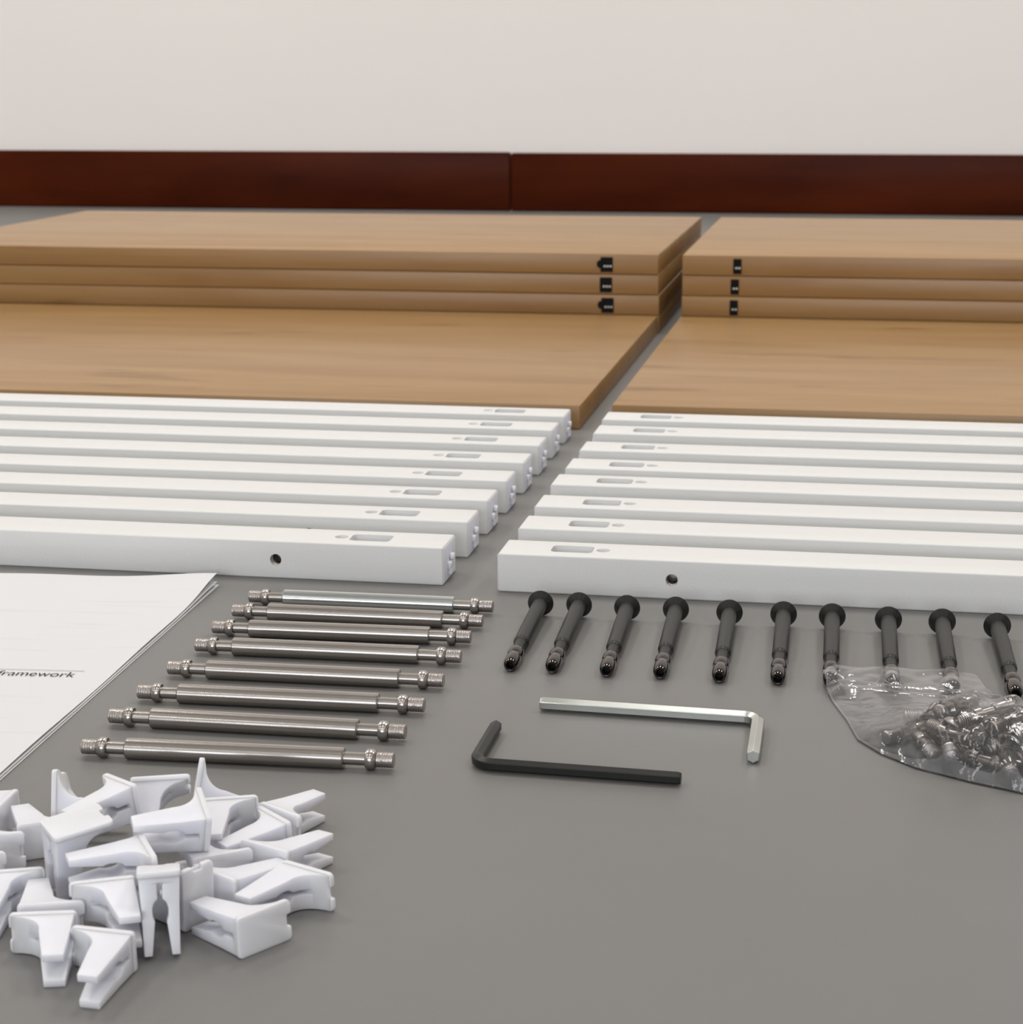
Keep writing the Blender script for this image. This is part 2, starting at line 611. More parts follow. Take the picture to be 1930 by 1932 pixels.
ORD = ['nearest the camera', 'second from the camera', 'third from the camera', 'fourth from the camera',
       'fifth from the camera', 'sixth from the camera', 'seventh from the camera', 'farthest from the camera']
barL = make_bar(-1, (0.0305, 0.0524), 0.0575, 0.0893)
barR = make_bar(1, (0.0254, 0.0468), 0.0518, 0.0884)
LY = [.9250, .9833, 1.0366, 1.0900, 1.1450, 1.2010, 1.2555, 1.3085]
LXE = [-.2082, -.2073, -.2068, -.2060, -.2055, -.2053, -.2056, -.2057]
RY = [.9190, .9748, 1.0275, 1.0857, 1.1344, 1.1908, 1.2498, 1.3020]
RXE = [-.1783, -.1778, -.1781, -.1785, -.1774, -.1771, -.1766, -.1777]
for proto, xs, ys, side, grp in ((barL, LXE, LY, 'left', 'white bars in the left row'), (barR, RXE, RY, 'right', 'white bars in the right row')):
    for i in range(8):
        b = proto if i == 0 else copy_tree(proto)
        b.location = (xs[i], ys[i], 0.0)
        tag(b, 'white powder-coated metal bar in the %s row, %s' % (side, ORD[i]), 'metal bar', grp)


# ------------------------------------------------------------------ steel pins
def knurl_profile(x0, x1, r, n=6):
    p = [(x0, r - 0.0004), (x0 + 0.0004, r)]
    st = (x1 - x0 - 0.0004) / n
    for k in range(n):
        a = x0 + 0.0004 + st * k
        p += [(a + st * 0.35, r), (a + st * 0.55, r - 0.00016), (a + st * 0.85, r - 0.00016), (a + st, r)]
    return p


PIN_L = 0.1230
bodyp = [(0.0177, 0.0030), (0.0177, 0.0037), (0.0181, 0.0041), (0.1033, 0.0041), (0.1037, 0.0037), (0.1037, 0.0030)]
me_body = lathe_mesh('steel_connector_pin', bodyp, M_STEEL, 40)
me_bodyz = lathe_mesh('steel_connector_pin', bodyp, M_ZINC, 40)
me_neck = lathe_mesh('neck', [(0, 0.0025), (0.0095, 0.0025)], M_STEEL, 28)
me_coll = lathe_mesh('collar', [(0, 0.0028), (0.0002, 0.0036), (0.0008, 0.0040), (0.0030, 0.0040), (0.0040, 0.0033), (0.0044, 0.0027)], M_STEEL, 32)
me_tip = lathe_mesh('threaded_tip', knurl_profile(0, 0.0066, 0.0030), M_STEEL_R, 28)


def make_pin(body):
    p = mesh_obj('steel_connector_pin', body)
    o = mesh_obj('neck', me_neck, None, p); o.location.x = 0.0090
    o = mesh_obj('neck', me_neck, None, p); o.location.x = 0.1035
    o = mesh_obj('collar', me_coll, None, p); o.location.x = 0.0104; o.rotation_euler[2] = math.pi
    o = mesh_obj('collar', me_coll, None, p); o.location.x = 0.1120
    o = mesh_obj('threaded_tip', me_tip, None, p)
    o = mesh_obj('threaded_tip', me_tip, None, p); o.location.x = PIN_L; o.rotation_euler[2] = math.pi
    return p


PINS = [((-.2956, .8752), (-.1741, .8773)), ((-.2956, .8495), (-.1731, .8520)), ((-.2958, .8210), (-.1733, .8255)), ((-.2941, .7925), (-.1713, .7955)),
        ((-.2944, .7581), (-.1716, .7609)), ((-.2952, .7245), (-.1719, .7280)), ((-.2952, .6933), (-.1723, .6950)), ((-.2920, .6575), (-.1692, .6633))]
PIN_LAB = ['bright zinc-coated steel pin lying nearest the white bars', 'second steel pin from the white bars, brushed grey body', 'third steel pin from the white bars, beside the paper',
           'fourth steel pin from the white bars in the row', 'fifth steel pin from the white bars in the row', 'third steel pin from the heap of white clips',
           'second steel pin from the heap of white clips', 'steel pin lying nearest the heap of white clips']
proto = None
for i, (a, b) in enumerate(PINS):
    if i == 0:
        p = make_pin(me_bodyz)
    elif i == 1:
        p = proto = make_pin(me_body)
    else:
        p = copy_tree(proto)
    p.location = (a[0], a[1], 0.0041)
    p.rotation_euler = (math.radians(37 * i), 0, math.atan2(b[1] - a[1], b[0] - a[0]))
    tag(p, PIN_LAB[i], 'steel pin', 'steel connector pins in a row')

# ------------------------------------------------------------------ black bolts
BOLT_L = 0.092
me_shaft = lathe_mesh('black_bolt', [(0.002, 0.0036), (0.0600, 0.0036), (0.0606, 0.0036), (0.0622, 0.0029)], M_BLACK, 36)
me_head = lathe_mesh('flange_head', [(0, 0.0040), (0.0002, 0.0056), (0.0006, 0.0062), (0.0013, 0.0063), (0.0017, 0.0060), (0.0034, 0.0046), (0.0042, 0.0037), (0.0046, 0.0030)], M_BLACK, 40)
me_bneck = lathe_mesh('groove_neck', [(0.0618, 0.0029), (0.0628, 0.0027), (0.0725, 0.0027)], M_BLACK, 32)
ring = [(0.0720, 0.0026), (0.0727, 0.0031), (0.0740, 0.0035), (0.0760, 0.00365), (0.0785, 0.0036), (0.0800, 0.0033), (0.0806, 0.00315),
        (0.0814, 0.0032), (0.0826, 0.0034), (0.0850, 0.0035), (0.0880, 0.0034), (0.0903, 0.0031), (0.0915, 0.0027), (0.0920, 0.0023)]
bmx = bmesh.new()
rings_ = lathe(bmx, ring, 36, cap=False)
bmx.faces.new(rings_[0])
# hexagonal socket sunk into the end
hexr = []
for k in range(36):
    a = 2 * math.pi * k / 36
    rr = 0.0020 * math.cos(math.pi / 6) / math.cos((a % (math.pi / 3)) - math.pi / 6)
    hexr.append((rr * math.cos(a), rr * math.sin(a)))
h0 = [bmx.verts.new((0.0918, y, z_)) for y, z_ in hexr]
for k in range(36):
    j = (k + 1) % 36
    bmx.faces.new((rings_[-1][k], rings_[-1][j], h0[j], h0[k]))
me_btip = None
bmh = bmesh.new()
q0 = [bmh.verts.new((0.0918, y, z_)) for y, z_ in hexr]
q1 = [bmh.verts.new((0.0870, y, z_)) for y, z_ in hexr]
for k in range(36):
    j = (k + 1) % 36
    bmh.faces.new((q0[k], q0[j], q1[j], q1[k]))
bmh.faces.new(q1)
me_btip = bm_mesh(bmx, 'polished_tip', M_BLACKG, 50)
me_sock = bm_mesh(bmh, 'hex_socket', M_HOLE, 30)


def make_bolt():
    p = mesh_obj('black_bolt', me_shaft)
    mesh_obj('flange_head', me_head, None, p)
    mesh_obj('groove_neck', me_bneck, None, p)
    t = mesh_obj('polished_tip', me_btip, None, p)
    t['label'] = 'shiny rounded bolt tip'
    mesh_obj('hex_socket', me_sock, None, t)
    return p


BOLTS = [((-.1496, .8810), (-.1479, .787)), ((-.1308, .8813), (-.1293, .7892)), ((-.1073, .8803), (-.1051, .7884)), ((-.0839, .8814), (-.0817, .7876)),
         ((-.0582, .8805), (-.0561, .7897)), ((-.0327, .8819), (-.0310, .7889)), ((-.0099, .8821), (-.0086, .7891)), ((.0162, .8812), (.0172, .7892)),
         ((.0409, .8818), (.0424, .7906)), ((.0658, .8790), (.0681, .788))]
BOLT_LAB = ['black bolt nearest the gap between the white bars', 'second black bolt from the gap between the white bars', 'third black bolt from the left in the row of ten',
            'fourth black bolt from the left in the row of ten', 'fifth black bolt from the left, behind the silver hex key', 'sixth black bolt from the left in the row of ten',
            'black bolt whose tip shows under the left corner of the clear bag', 'black bolt covered at its tip by the middle of the bag mouth',
            'black bolt covered at its tip by the right end of the bag mouth', 'black bolt at the right edge of the picture, tip bare']
BOLT_SEG = []
proto = None
for i, (a, b) in enumerate(BOLTS):
    p = proto = make_bolt() if i == 0 else proto
    if i:
        p = copy_tree(proto)
    A = Vector((a[0], a[1], 0.0063))
    d = Vector((b[0] - a[0], b[1] - a[1], 0)).normalized()
    tilt = math.asin((0.0063 - 0.00365) / 0.0755)
    d = Vector((d.x * math.cos(tilt), d.y * math.cos(tilt), -math.sin(tilt)))
    rot = d.to_track_quat('X', 'Z')
    p.rotation_mode = 'QUATERNION'
    p.rotation_quaternion = rot
    p.location = A
    BOLT_SEG.append((A, A + d * BOLT_L, 0.0037))
    tag(p, BOLT_LAB[i], 'bolt', 'black bolts in a row')


# ------------------------------------------------------------------ hex keys
def hex_key(name, mat, pts, af, bend, label, ccw):
    """pts: three floor points (long end, corner, short end); hexagon with a corner pointing up"""
    P = [Vector((x, y, 0)) for x, y in pts]
    d1 = (P[0] - P[1]).normalized()
    d2 = (P[2] - P[1]).normalized()
    ang = d1.angle(d2)
    t = bend / math.tan(ang / 2)
    s, e = P[1] + d1 * t, P[1] + d2 * t
    cen = P[1] + (d1 + d2).normalized() * (bend / math.sin(ang / 2))
    path = [P[0], P[0] + (s - P[0]) * 0.02]
    path += [P[0] + (s - P[0]) * k / 5 for k in range(1, 5)]
    v0, v1 = s - cen, e - cen
    tot = v0.angle(v1)
    sg = 1 if v0.cross(v1).z > 0 else -1
    for k in range(15):
        path.append(cen + Matrix.Rotation(sg * tot * k / 14, 3, 'Z') @ v0)
    path += [e + (P[2] - e) * k / 4 for k in range(1, 4)]
    path += [e + (P[2] - e) * 0.97, P[2]]
    rc = af / math.sqrt(3)
    bm = bmesh.new()
    rings = []
    n = len(path)
    for i, p in enumerate(path):
        tan = (path[min(i + 1, n - 1)] - path[max(i - 1, 0)]).normalized()
        side = tan.cross(Vector((0, 0, 1)))
        r = rc * (0.90 if i in (0, n - 1) else 1.0)
        rings.append([bm.verts.new(p + Vector((0, 0, rc)) + r * (math.sin(k * math.pi / 3) * side + math.cos(k * math.pi / 3) * Vector((0, 0, 1)))) for k in range(6)])
    for a, b in zip(rings, rings[1:]):
        for k in range(6):
            bm.faces.new((a[k], a[(k + 1) % 6], b[(k + 1) % 6], b[k]))
    bm.faces.new(rings[0])
    bm.faces.new(list(reversed(rings[-1])))
    bmesh.ops.recalc_face_normals(bm, faces=bm.faces[:])
    es = [ed for ed in bm.edges if len(ed.link_faces) == 2 and ed.calc_face_angle(0) > math.radians(40)]
    bmesh.ops.bevel(bm, geom=es, offset=0.00022, offset_type='OFFSET', segments=1, affect='EDGES')
    c = Vector(P[1])
    for v in bm.verts:
        v.co -= c
    o = mesh_obj(name, bm_mesh(bm, name, mat, 25))
    o.location = c
    return tag(o, label, 'hex key')


hex_key('hex_key', M_CHROME, [(-.1263, .7415), (-.0362, .7385), (-.0357, .6935)], 0.0050, 0.0062,
        'silver L-shaped hex key with its short arm towards the camera', True)
hex_key('hex_key', M_BLACK, [(-.0606, .6668), (-.1395, .6692), (-.1392, .7125)], 0.0046, 0.0075,
        'black L-shaped hex key lying in front of the silver one', False)

# ------------------------------------------------------------------ printed booklet
CORNER = Vector((-.3237, .9076, 0))
PROT = math.radians(2.1)
PW, PH = 0.210, 0.297
book = bpy.data.objects.new('instruction_booklet', None)
link(book)
book.location = CORNER
book.rotation_euler[2] = PROT
tag(book, 'white printed pages with the word framework lying on the floor', 'booklet')


def page_height(x, y, k):
    # x: 0 (right edge) .. -PW ; y: 0 (top edge) .. -PH
    lift = 0.0
    if k == 2:
        d = math.hypot(x / 0.05, y / 0.035)
        lift += 0.0035 * math.exp(-d * d)
        lift += 0.0009 * (0.5 + 0.5 * math.sin(x * 62 + 1.2)) * math.exp(-(y / 0.05) ** 2)
        lift += 0.0006 * math.exp(-(x / 0.02) ** 2) * (0.5 + 0.5 * math.sin(y * 45))
    if k == 1:
        d = math.hypot(x / 0.045, y / 0.05)
        lift += 0.0014 * math.exp(-d * d)
    return 0.0003 + 0.0006 * k + lift


pages = []
for k in range(3):
    bm = bmesh.new()
    nx, ny = 34, 46
    off = [(0.0013, -0.0012), (0.0007, -0.0022), (0.0, 0.0)][k]
    g = []
    for j in range(ny + 1):
        row = []
        for i in range(nx + 1):
            fx = (i / nx) ** 1.5
            fy = (j / ny) ** 1.3
            x, y = -PW * fx, -PH * fy
            row.append(bm.verts.new((x + off[0], y + off[1], page_height(x, y, k))))
        g.append(row)
    lo = [[bm.verts.new(v.co - Vector((0, 0, 0.00015))) for v in row] for row in g]
    for j in range(ny):
        for i in range(nx):
            bm.faces.new((g[j][i], g[j][i + 1], g[j + 1][i + 1], g[j + 1][i]))
            bm.faces.new((lo[j][i], lo[j + 1][i], lo[j + 1][i + 1], lo[j][i + 1]))
    for j in range(ny):
        for i in (0, nx):
            bm.faces.new((g[j][i], g[j + 1][i], lo[j + 1][i], lo[j][i]))
    for i in range(nx):
        for j in (0, ny):
            bm.faces.new((g[j][i], g[j][i + 1], lo[j][i + 1], lo[j][i]))
    pages.append(mesh_obj('page', bm_mesh(bm, 'page', M_PAPER, 50), None, book))


def text_mesh(body, size, mat, name):
    cu = bpy.data.curves.new(name, 'FONT')
    cu.body = body
    cu.size = size
    cu.align_x = 'RIGHT'
    cu.offset = -0.00006
    to = bpy.data.objects.new('tmp_text', cu)
    COL.objects.link(to)
    dg = bpy.context.evaluated_depsgraph_get()
    dg.update()
    me = bpy.data.meshes.new_from_object(to.evaluated_get(dg))
    bpy.data.objects.remove(to, do_unlink=True)
    me.name = name
    me.materials.clear()
    me.materials.append(mat)
    return me


top = pages[2]
tm = text_mesh('framework', 0.0078, M_INK, 'printed_word')
for v in tm.vertices:
    v.co.y *= 1.22
tw = mesh_obj('printed_word', tm, None, top)
tw['label'] = 'printed word framework'
TXT = (-0.0156, -0.1622)
tw.location = (TXT[0], TXT[1], 0.0019)
tw.rotation_euler[2] = math.radians(3.0)
bm = bmesh.new()
add_box(bm, -0.12, 0, -0.0002, 0.0002, 0, 0.00003)
ru = mesh_obj('printed_rule', bm_mesh(bm, 'printed_rule', M_RULE, 0), None, top)
ru.location = (-0.0135, -0.1536, 0.0019)
ru.rotation_euler[2] = math.radians(3.0)

# ------------------------------------------------------------------ white plastic clips
mm = 0.001


def clip_meshes():
    # profile rows: (distance from the flange u, outer half thickness, half gap between the jaws), in mm
    rows = [(1.4, 6.15, 0), (3.7, 6.05, 0), (3.7, 6.05, 0.75), (8.3, 5.8, 0.75), (8.9, 5.75, 1.5), (9.7, 5.7, 2.0), (11.0, 5.65, 2.35), (13.0, 5.6, 2.35),
            (14.2, 5.58, 2.1), (15.0, 5.55, 1.75), (16.5, 5.5, 1.95), (20.0, 5.42, 2.35), (25.0, 5.3, 2.9)]
    # more stations where the outline of the plates curves in plan
    def W(u):
        if u <= 10.5:
            t = max(0.0, min(1.0, (u - 2.4) / 8.1))
            return 18.9 - 9.6 * math.sqrt(max(0.0, 1 - (1 - t) ** 2.2))
        return 9.3 - 3.0 * (u - 10.5) / 14.5
    full = []
    for a, b in zip(rows, rows[1:]):
        full.append(a)
        n = max(1, int(round((b[0] - a[0]) / 0.55))) if a[0] < 10.5 and b[0] > a[0] else 1
        for k in range(1, n):
            t = k / n
            full.append(tuple(a[q] + (b[q] - a[q]) * t for q in range(3)))
    full.append(rows[-1])
    bm = bmesh.new()
    cache = {}

    def V(u, v, w):
        key = (round(u, 4), round(v, 4), round(w, 4))
        if key not in cache:
            cache[key] = bm.verts.new((u * mm, v * mm, w * mm))
        return cache[key]

    def face(*vs_):
        q = []
        for v in vs_:
            if v not in q:
                q.append(v)
        if len(q) >= 3:
            try:
                bm.faces.new(q)
            except ValueError:
                pass

    for s in (1, -1):
        for a, b in zip(full, full[1:]):
            (ua, oa, ga), (ub, ob, gb) = a, b
            if ub > ua:
                for side in (0, 1):
                    va, vb = (0, 0) if side == 0 else (W(ua), W(ub))
                    face(V(ua, va, s * ga), V(ub, vb, s * gb), V(ub, vb, s * ob), V(ua, va, s * oa))
                face(V(ua, 0, s * oa), V(ub, 0, s * ob), V(ub, W(ub), s * ob), V(ua, W(ua), s * oa))
            if ga > 0 or gb > 0:
                face(V(ua, 0, s * ga), V(ua, W(ua), s * ga), V(ub, W(ub), s * gb), V(ub, 0, s * gb))
        u, o_, g_ = full[-1]
        face(V(u, 0, s * g_), V(u, 0, s * o_), V(u, W(u), s * o_), V(u, W(u), s * g_))
        u, o_, g_ = full[0]
        face(V(u, 0, 0), V(u, 0, s * o_), V(u, W(u), s * o_), V(u, W(u), 0))
    bmesh.ops.remove_doubles(bm, verts=bm.verts[:], dist=1e-6)
    bevel_sharp(bm, 0.00035, 2, 40)
    body = bm_mesh(bm, 'plastic_clip', M_PLASTIC, 40)
    # flange: rounded plate with a notch in its lip end
    pts = []

    def arc(cx, cy, r, a0, a1, n=5):
        for k in range(n + 1):
            a = math.radians(a0 + (a1 - a0) * k / n)
            pts.append((cx + r * math.cos(a), cy + r * math.sin(a)))
    v0, v1, h = -0.5, 19.6, 6.55
    arc(v0 + 1.3, -h + 1.3, 1.3, 180, 270)
    arc(v1 - 1.6, -h + 1.6, 1.6, 270, 360)
    arc(v1 - 0.6, -2.6, 0.6, 0, 90, 3)
    arc(v1 - 1.0, -1.4, 0.6, 270, 180, 3)
    arc(v1 - 1.0, 1.4, 0.6, 180, 90, 3)
    arc(v1 - 0.6, 2.6, 0.6, 270, 360, 3)
    arc(v1 - 1.6, h - 1.6, 1.6, 0, 90)
    arc(v0 + 1.3, h - 1.3, 1.3, 90, 180)
    bm = bmesh.new()
    a = [bm.verts.new((0, x * mm, y * mm)) for x, y in pts]
    b = [bm.verts.new((1.9 * mm, x * mm, y * mm)) for x, y in pts]
    bm.faces.new(a)
    bm.faces.new(list(reversed(b)))
    for k in range(len(pts)):
        j = (k + 1) % len(pts)
        bm.faces.new((a[k], a[j], b[j], b[k]))
    bevel_sharp(bm, 0.0004, 2, 60)
    fl = bm_mesh(bm, 'flange_plate', M_PLASTIC, 40)
    return body, fl


ME_CLIP, ME_FLANGE = clip_meshes()
CLIP_V = [v.co.copy() for v in ME_CLIP.vertices] + [v.co.copy() for v in ME_FLANGE.vertices]
_n = len(ME_CLIP.vertices)
CLIP_P = [tuple(p.vertices) for p in ME_CLIP.polygons] + [tuple(i + _n for i in p.vertices) for p in ME_FLANGE.polygons]
CLIP_C = Vector((0.011, 0.0065, 0))


def ax(h, el=0.0):
    """unit vector from heading (deg, 0=right, 90=away) and elevation (deg)"""
    h, el = math.radians(h), math.radians(el)
    return Vector((math.cos(h) * math.cos(el), math.sin(h) * math.cos(el), math.sin(el)))


def frame(u, v):
    u = u.normalized()
    v = (v - u * v.dot(u)).normalized()
    w = u.cross(v)
    return Matrix((u, v, w)).transposed()


def L(h, el=0, roll=0):     # lying on its side, lip to the left of the finger direction
    u = ax(h, el)
    return u, Matrix.Rotation(math.radians(roll), 3, u) @ ax(h + 90)


def Rr(h, el=0, roll=0):    # lying on its side, lip to the right
    u = ax(h, el)
    return u, Matrix.Rotation(math.radians(roll), 3, u) @ ax(h - 90)



CLIP_POSES = [
    ((-201.78, 503.73, 25.69), (0.7064, -0.236, 0.6665, 0.0308), 'white clip standing upright on its two jaw tips at the front of the heap'),
    ((-176.34, 501.88, 6.64), (0.0242, 0.2923, 0.956, -0.0074), 'white clip lying at the right front of the heap, flat flange facing the camera'),
    ((-204.46, 489.5, 6.64), (0.0184, -0.6881, 0.7251, 0.0174), 'white clip at the very front of the heap, jaws pointing towards the camera'),
    ((-175.59, 547.23, 6.64), (0.5518, 0.0211, 0.014, -0.8336), 'white clip with curved arched side at the far right of the heap'),
    ((-227.42, 500.03, 6.69), (0.0154, -0.7942, 0.6072, 0.0201), 'white clip just left of the frontmost one, jaws towards the camera'),
    ((-245.58, 499.55, 6.64), (0.0205, 0.5876, 0.8088, -0.0149), 'white clip flange to flange behind the front left pair, jaws pointing away'),
    ((-177.65, 552.42, 6.64), (0.8288, -0.0142, 0.021, 0.559), 'white clip at the right of the heap, lower of two with jaws pointing right'),
    ((-187.46, 528.16, 6.72), (0.8625, -0.0128, 0.0218, 0.5054), 'white clip in the heap right of middle, lying with its plate sloping right'),
    ((-196.06, 521.07, 0.73), (0.1593, 0.1626, 0.6955, 0.6815), 'white clip standing on edge directly behind the upright front clip'),
    ((-199.19, 591.92, 6.64), (0.0125, 0.8701, 0.4923, -0.022), 'white clip at the right back of the heap, upper of two with jaws pointing right'),
    ((-183.1, 577.27, 6.88), (0.023, -0.4187, 0.9078, 0.0106), 'white clip flange to flange with the right back clip, jaw pointing left'),
    ((-268.18, 521.58, 6.76), (0.8255, 0.0143, 0.0209, -0.5638), 'white clip at the left edge of the picture, jaws towards the camera'),
    ((-215.56, 517.55, 11.34), (0.0134, -0.8486, 0.5285, 0.0215), 'white clip lying left of the upright front clip, straight side facing it'),
    ((-217.52, 583.97, 10.37), (0.8232, 0.0242, 0.0352, -0.5662), 'white clip at the back right of the heap with wide plate and rounded lip'),
    ((-286.37, 546.13, 6.64), (0.0207, 0.5734, 0.8189, -0.0145), 'white clip with notched flange end on the left side of the heap'),
    ((-272.49, 558.48, 6.64), (0.022, 0.4923, 0.8701, -0.0125), 'white clip at the left back of the heap, blank flange facing the camera'),
    ((-269.79, 581.64, 3.03), (0.8534, 0.5155, 0.0061, 0.0777), 'white clip lying on its straight edge at the left back, lip up'),
    ((-248.21, 529.24, 25.42), (0.6044, 0.3145, 0.6989, -0.2173), 'large looking white clip at left with its flat flange turned up like a table'),
    ((-219.37, 537.44, 16.3), (0.2881, 0.0242, 0.0073, -0.9573), 'white clip lying across the middle of the heap, jaw pointing lower left'),
    ((-204.55, 541.46, 6.82), (0.0225, 0.4542, 0.8905, -0.0115), 'white clip in the right of the heap with its long flange facing the camera'),
    ((-240.47, 580.73, 21.1), (0.7595, 0.2149, 0.3069, -0.5318), 'white clip at the back of the heap showing its broad flange and arched side'),
    ((-201.44, 548.95, 18.71), (0.061, 0.2584, -0.9597, -0.0916), 'white clip resting tilted in the centre of the heap, jaw pointing left'),
    ((-224.31, 592.23, 6.69), (0.8551, 0.4966, 0.1364, 0.0601), 'white clip at the back of the heap whose thin lip sticks up as a point'),
    ((-231.19, 563.61, 22.3), (0.0624, -0.4445, 0.8936, -0.0078), 'white clip perched at the back, just left of the one showing an arched side'),
    ((-286.4, 589.36, 6.78), (0.024, 0.0253, 0.0006, -0.9994), 'white clip at the left edge of the picture at the back of the heap'),
    ((-282.44, 524.97, 6.83), (0.0225, 0.4581, 0.8886, -0.0116), 'white clip at the left edge of the picture in the middle of the heap'),
]
SCREW_POSES = [
    ((14.0, 723.0, 3.16), (0.9296, 0.0, 0.0, 0.3686)),
    ((21.5, 749.0, 3.16), (0.9974, 0.0, 0.0, 0.0723)),
    ((40.0, 711.0, 3.16), (0.9612, 0.0, 0.0, -0.2757)),
    ((33.0, 705.0, 3.16), (0.607, 0.0, 0.0, 0.7947)),
    ((52.0, 714.0, 3.16), (0.8599, 0.0, 0.0, 0.5105)),
    ((62.0, 700.0, 5.96), (0.9403, 0.0, 0.0, 0.3404)),
    ((59.6, 685.25, 5.6), (0.668, 0.0714, -0.0647, 0.7379)),
    ((69.92, 702.25, 12.49), (0.379, -0.0479, 0.0196, 0.924)),
    ((61.54, 706.13, 2.51), (0.8747, 0.0683, -0.1294, 0.462)),
    ((31.27, 733.22, 3.91), (0.9043, 0.0113, 0.024, -0.4261)),
    ((35.3, 738.95, 4.41), (0.8945, -0.0071, -0.0142, -0.4467)),
    ((50.29, 707.85, 10.0), (0.4992, -0.0138, 0.0079, 0.8663)),
    ((67.86, 715.57, 11.21), (0.2819, 0.0272, -0.008, 0.959)),
    ((52.56, 701.88, 16.75), (0.9225, 0.01, -0.024, 0.3851)),
    ((40.17, 712.92, 14.59), (0.9709, 0.0219, -0.0975, 0.2177)),
    ((38.4, 696.34, 6.33), (0.6933, 0.0148, -0.0143, 0.7204)),
    ((30.88, 716.53, 11.94), (0.9088, -0.0059, -0.0129, -0.4171)),
    ((33.25, 709.15, 19.75), (0.8926, -0.0103, 0.0203, 0.4503)),
]


# position (mm) and rotation of every clip in the heap, as they came to rest on the floor and on each other
def make_clip():
    c = mesh_obj('plastic_clip', ME_CLIP)
    mesh_obj('flange_plate', ME_FLANGE, None, c)
    return c


proto = None
for i, (loc, q, lab) in enumerate(CLIP_POSES):
    if i == 0:
        c = proto = make_clip()
    else:
        c = copy_tree(proto)
    c.rotation_mode = 'QUATERNION'
    c.rotation_quaternion = q
    c.location = [v * mm for v in loc]
    tag(c, lab, 'plastic clip', 'white plastic clips in a heap')


# ------------------------------------------------------------------ screws in the bag
def screw_thread():
    p = [(0, 0.0022), (0.0003, 0.0027)]
    x = 0.0006
    while x < 0.0070:
        p += [(x, 0.00285), (x + 0.0003, 0.00285), (x + 0.0005, 0.0024), (x + 0.0007, 0.0024)]
        x += 0.0009
    p += [(0.0076, 0.0024)]
    return p


me_sbody = lathe_mesh('connector_screw', [(0.0108, 0.0021), (0.0160, 0.0021), (0.0162, 0.0027), (0.0166, 0.0029), (0.0213, 0.0029), (0.0217, 0.0026)], M_STEEL, 22)
me_sthr = lathe_mesh('thread', screw_thread(), M_STEEL_R, 22)
me_scol = lathe_mesh('collar', [(0.0074, 0.0027), (0.0077, 0.0033), (0.0107, 0.0033), (0.0110, 0.0027)], M_STEEL, 22)
bm = bmesh.new()
lathe(bm, [(0.0216, 0.0026), (0.0232, 0.0026)], 22)
for s_ in (-1, 1):      # two halves of the slotted end
    pts = []
    for k in range(13):
        a = math.radians(10 + 160 * k / 12) * s_
        pts.append((0.0026 * math.cos(a), 0.0026 * math.sin(a)))
    a_ = [bm.verts.new((0.0230, y, z_)) for y, z_ in pts]
    b_ = [bm.verts.new((0.0240, y, z_)) for y, z_ in pts]
    bm.faces.new(a_)
    bm.faces.new(list(reversed(b_)))
    for k in range(len(pts)):
        j = (k + 1) % len(pts)
        bm.faces.new((a_[k], a_[j], b_[j], b_[k]))
me_shead = bm_mesh(bm, 'slotted_end', M_STEEL, 40)


def make_screw():
    c = mesh_obj('connector_screw', me_sbody)
    mesh_obj('thread', me_sthr, None, c)
    mesh_obj('collar', me_scol, None, c)
    mesh_obj('slotted_end', me_shead, None, c)
    return c


SCREW_LAB = {0: 'steel screw with coarse thread nearest the left edge of the clear bag',
             1: 'steel screw lying apart near the mouth of the clear bag',
             2: 'steel screw lying along the front edge of the bag, low in the heap',
             3: 'steel screw pointing at the camera, second from the left in the bag',
             6: 'steel screw pointing at the camera at the right front of the bag',
             13: 'steel screw at the right picture edge on top of the heap in the bag',
             14: 'longest showing steel screw slanting across the top of the heap in the bag',
             15: 'short showing steel screw end, third from the left along the bag front',
             16: 'steel screw lying level in the left middle of the heap in the bag',
             17: 'uppermost steel screw on the left shoulder of the heap in the bag'}
SEGS = []
proto = None
for i, (loc, q) in enumerate(SCREW_POSES):
    c = make_screw() if i == 0 else copy_tree(proto)
    if i == 0:
        proto = c
    c.rotation_mode = 'QUATERNION'
    c.rotation_quaternion = q
    c.location = [v * mm for v in loc]
    d = c.rotation_quaternion.to_matrix() @ Vector((1, 0, 0))
    SEGS.append((c.location.copy(), c.location + d * 0.024, 0.0031))
    tag(c, SCREW_LAB.get(i, 'small steel screw heaped among others inside the clear plastic bag'), 'screw', 'steel screws in the clear bag')


# ------------------------------------------------------------------ clear zip bag draped over the screws
def polyline(pts, n):
    P = [Vector(p) for p in pts]
    d = [0.0]
    for a, b in zip(P, P[1:]):
        d.append(d[-1] + (b - a).length)
    out = []
    for k in range(n + 1):
        t = d[-1] * k / n
        i = max(j for j in range(len(d)) if d[j] <= t + 1e-12)
        i = min(i, len(P) - 2)
        f = (t - d[i]) / (d[i + 1] - d[i])
        out.append(P[i].lerp(P[i + 1], f))
    return out


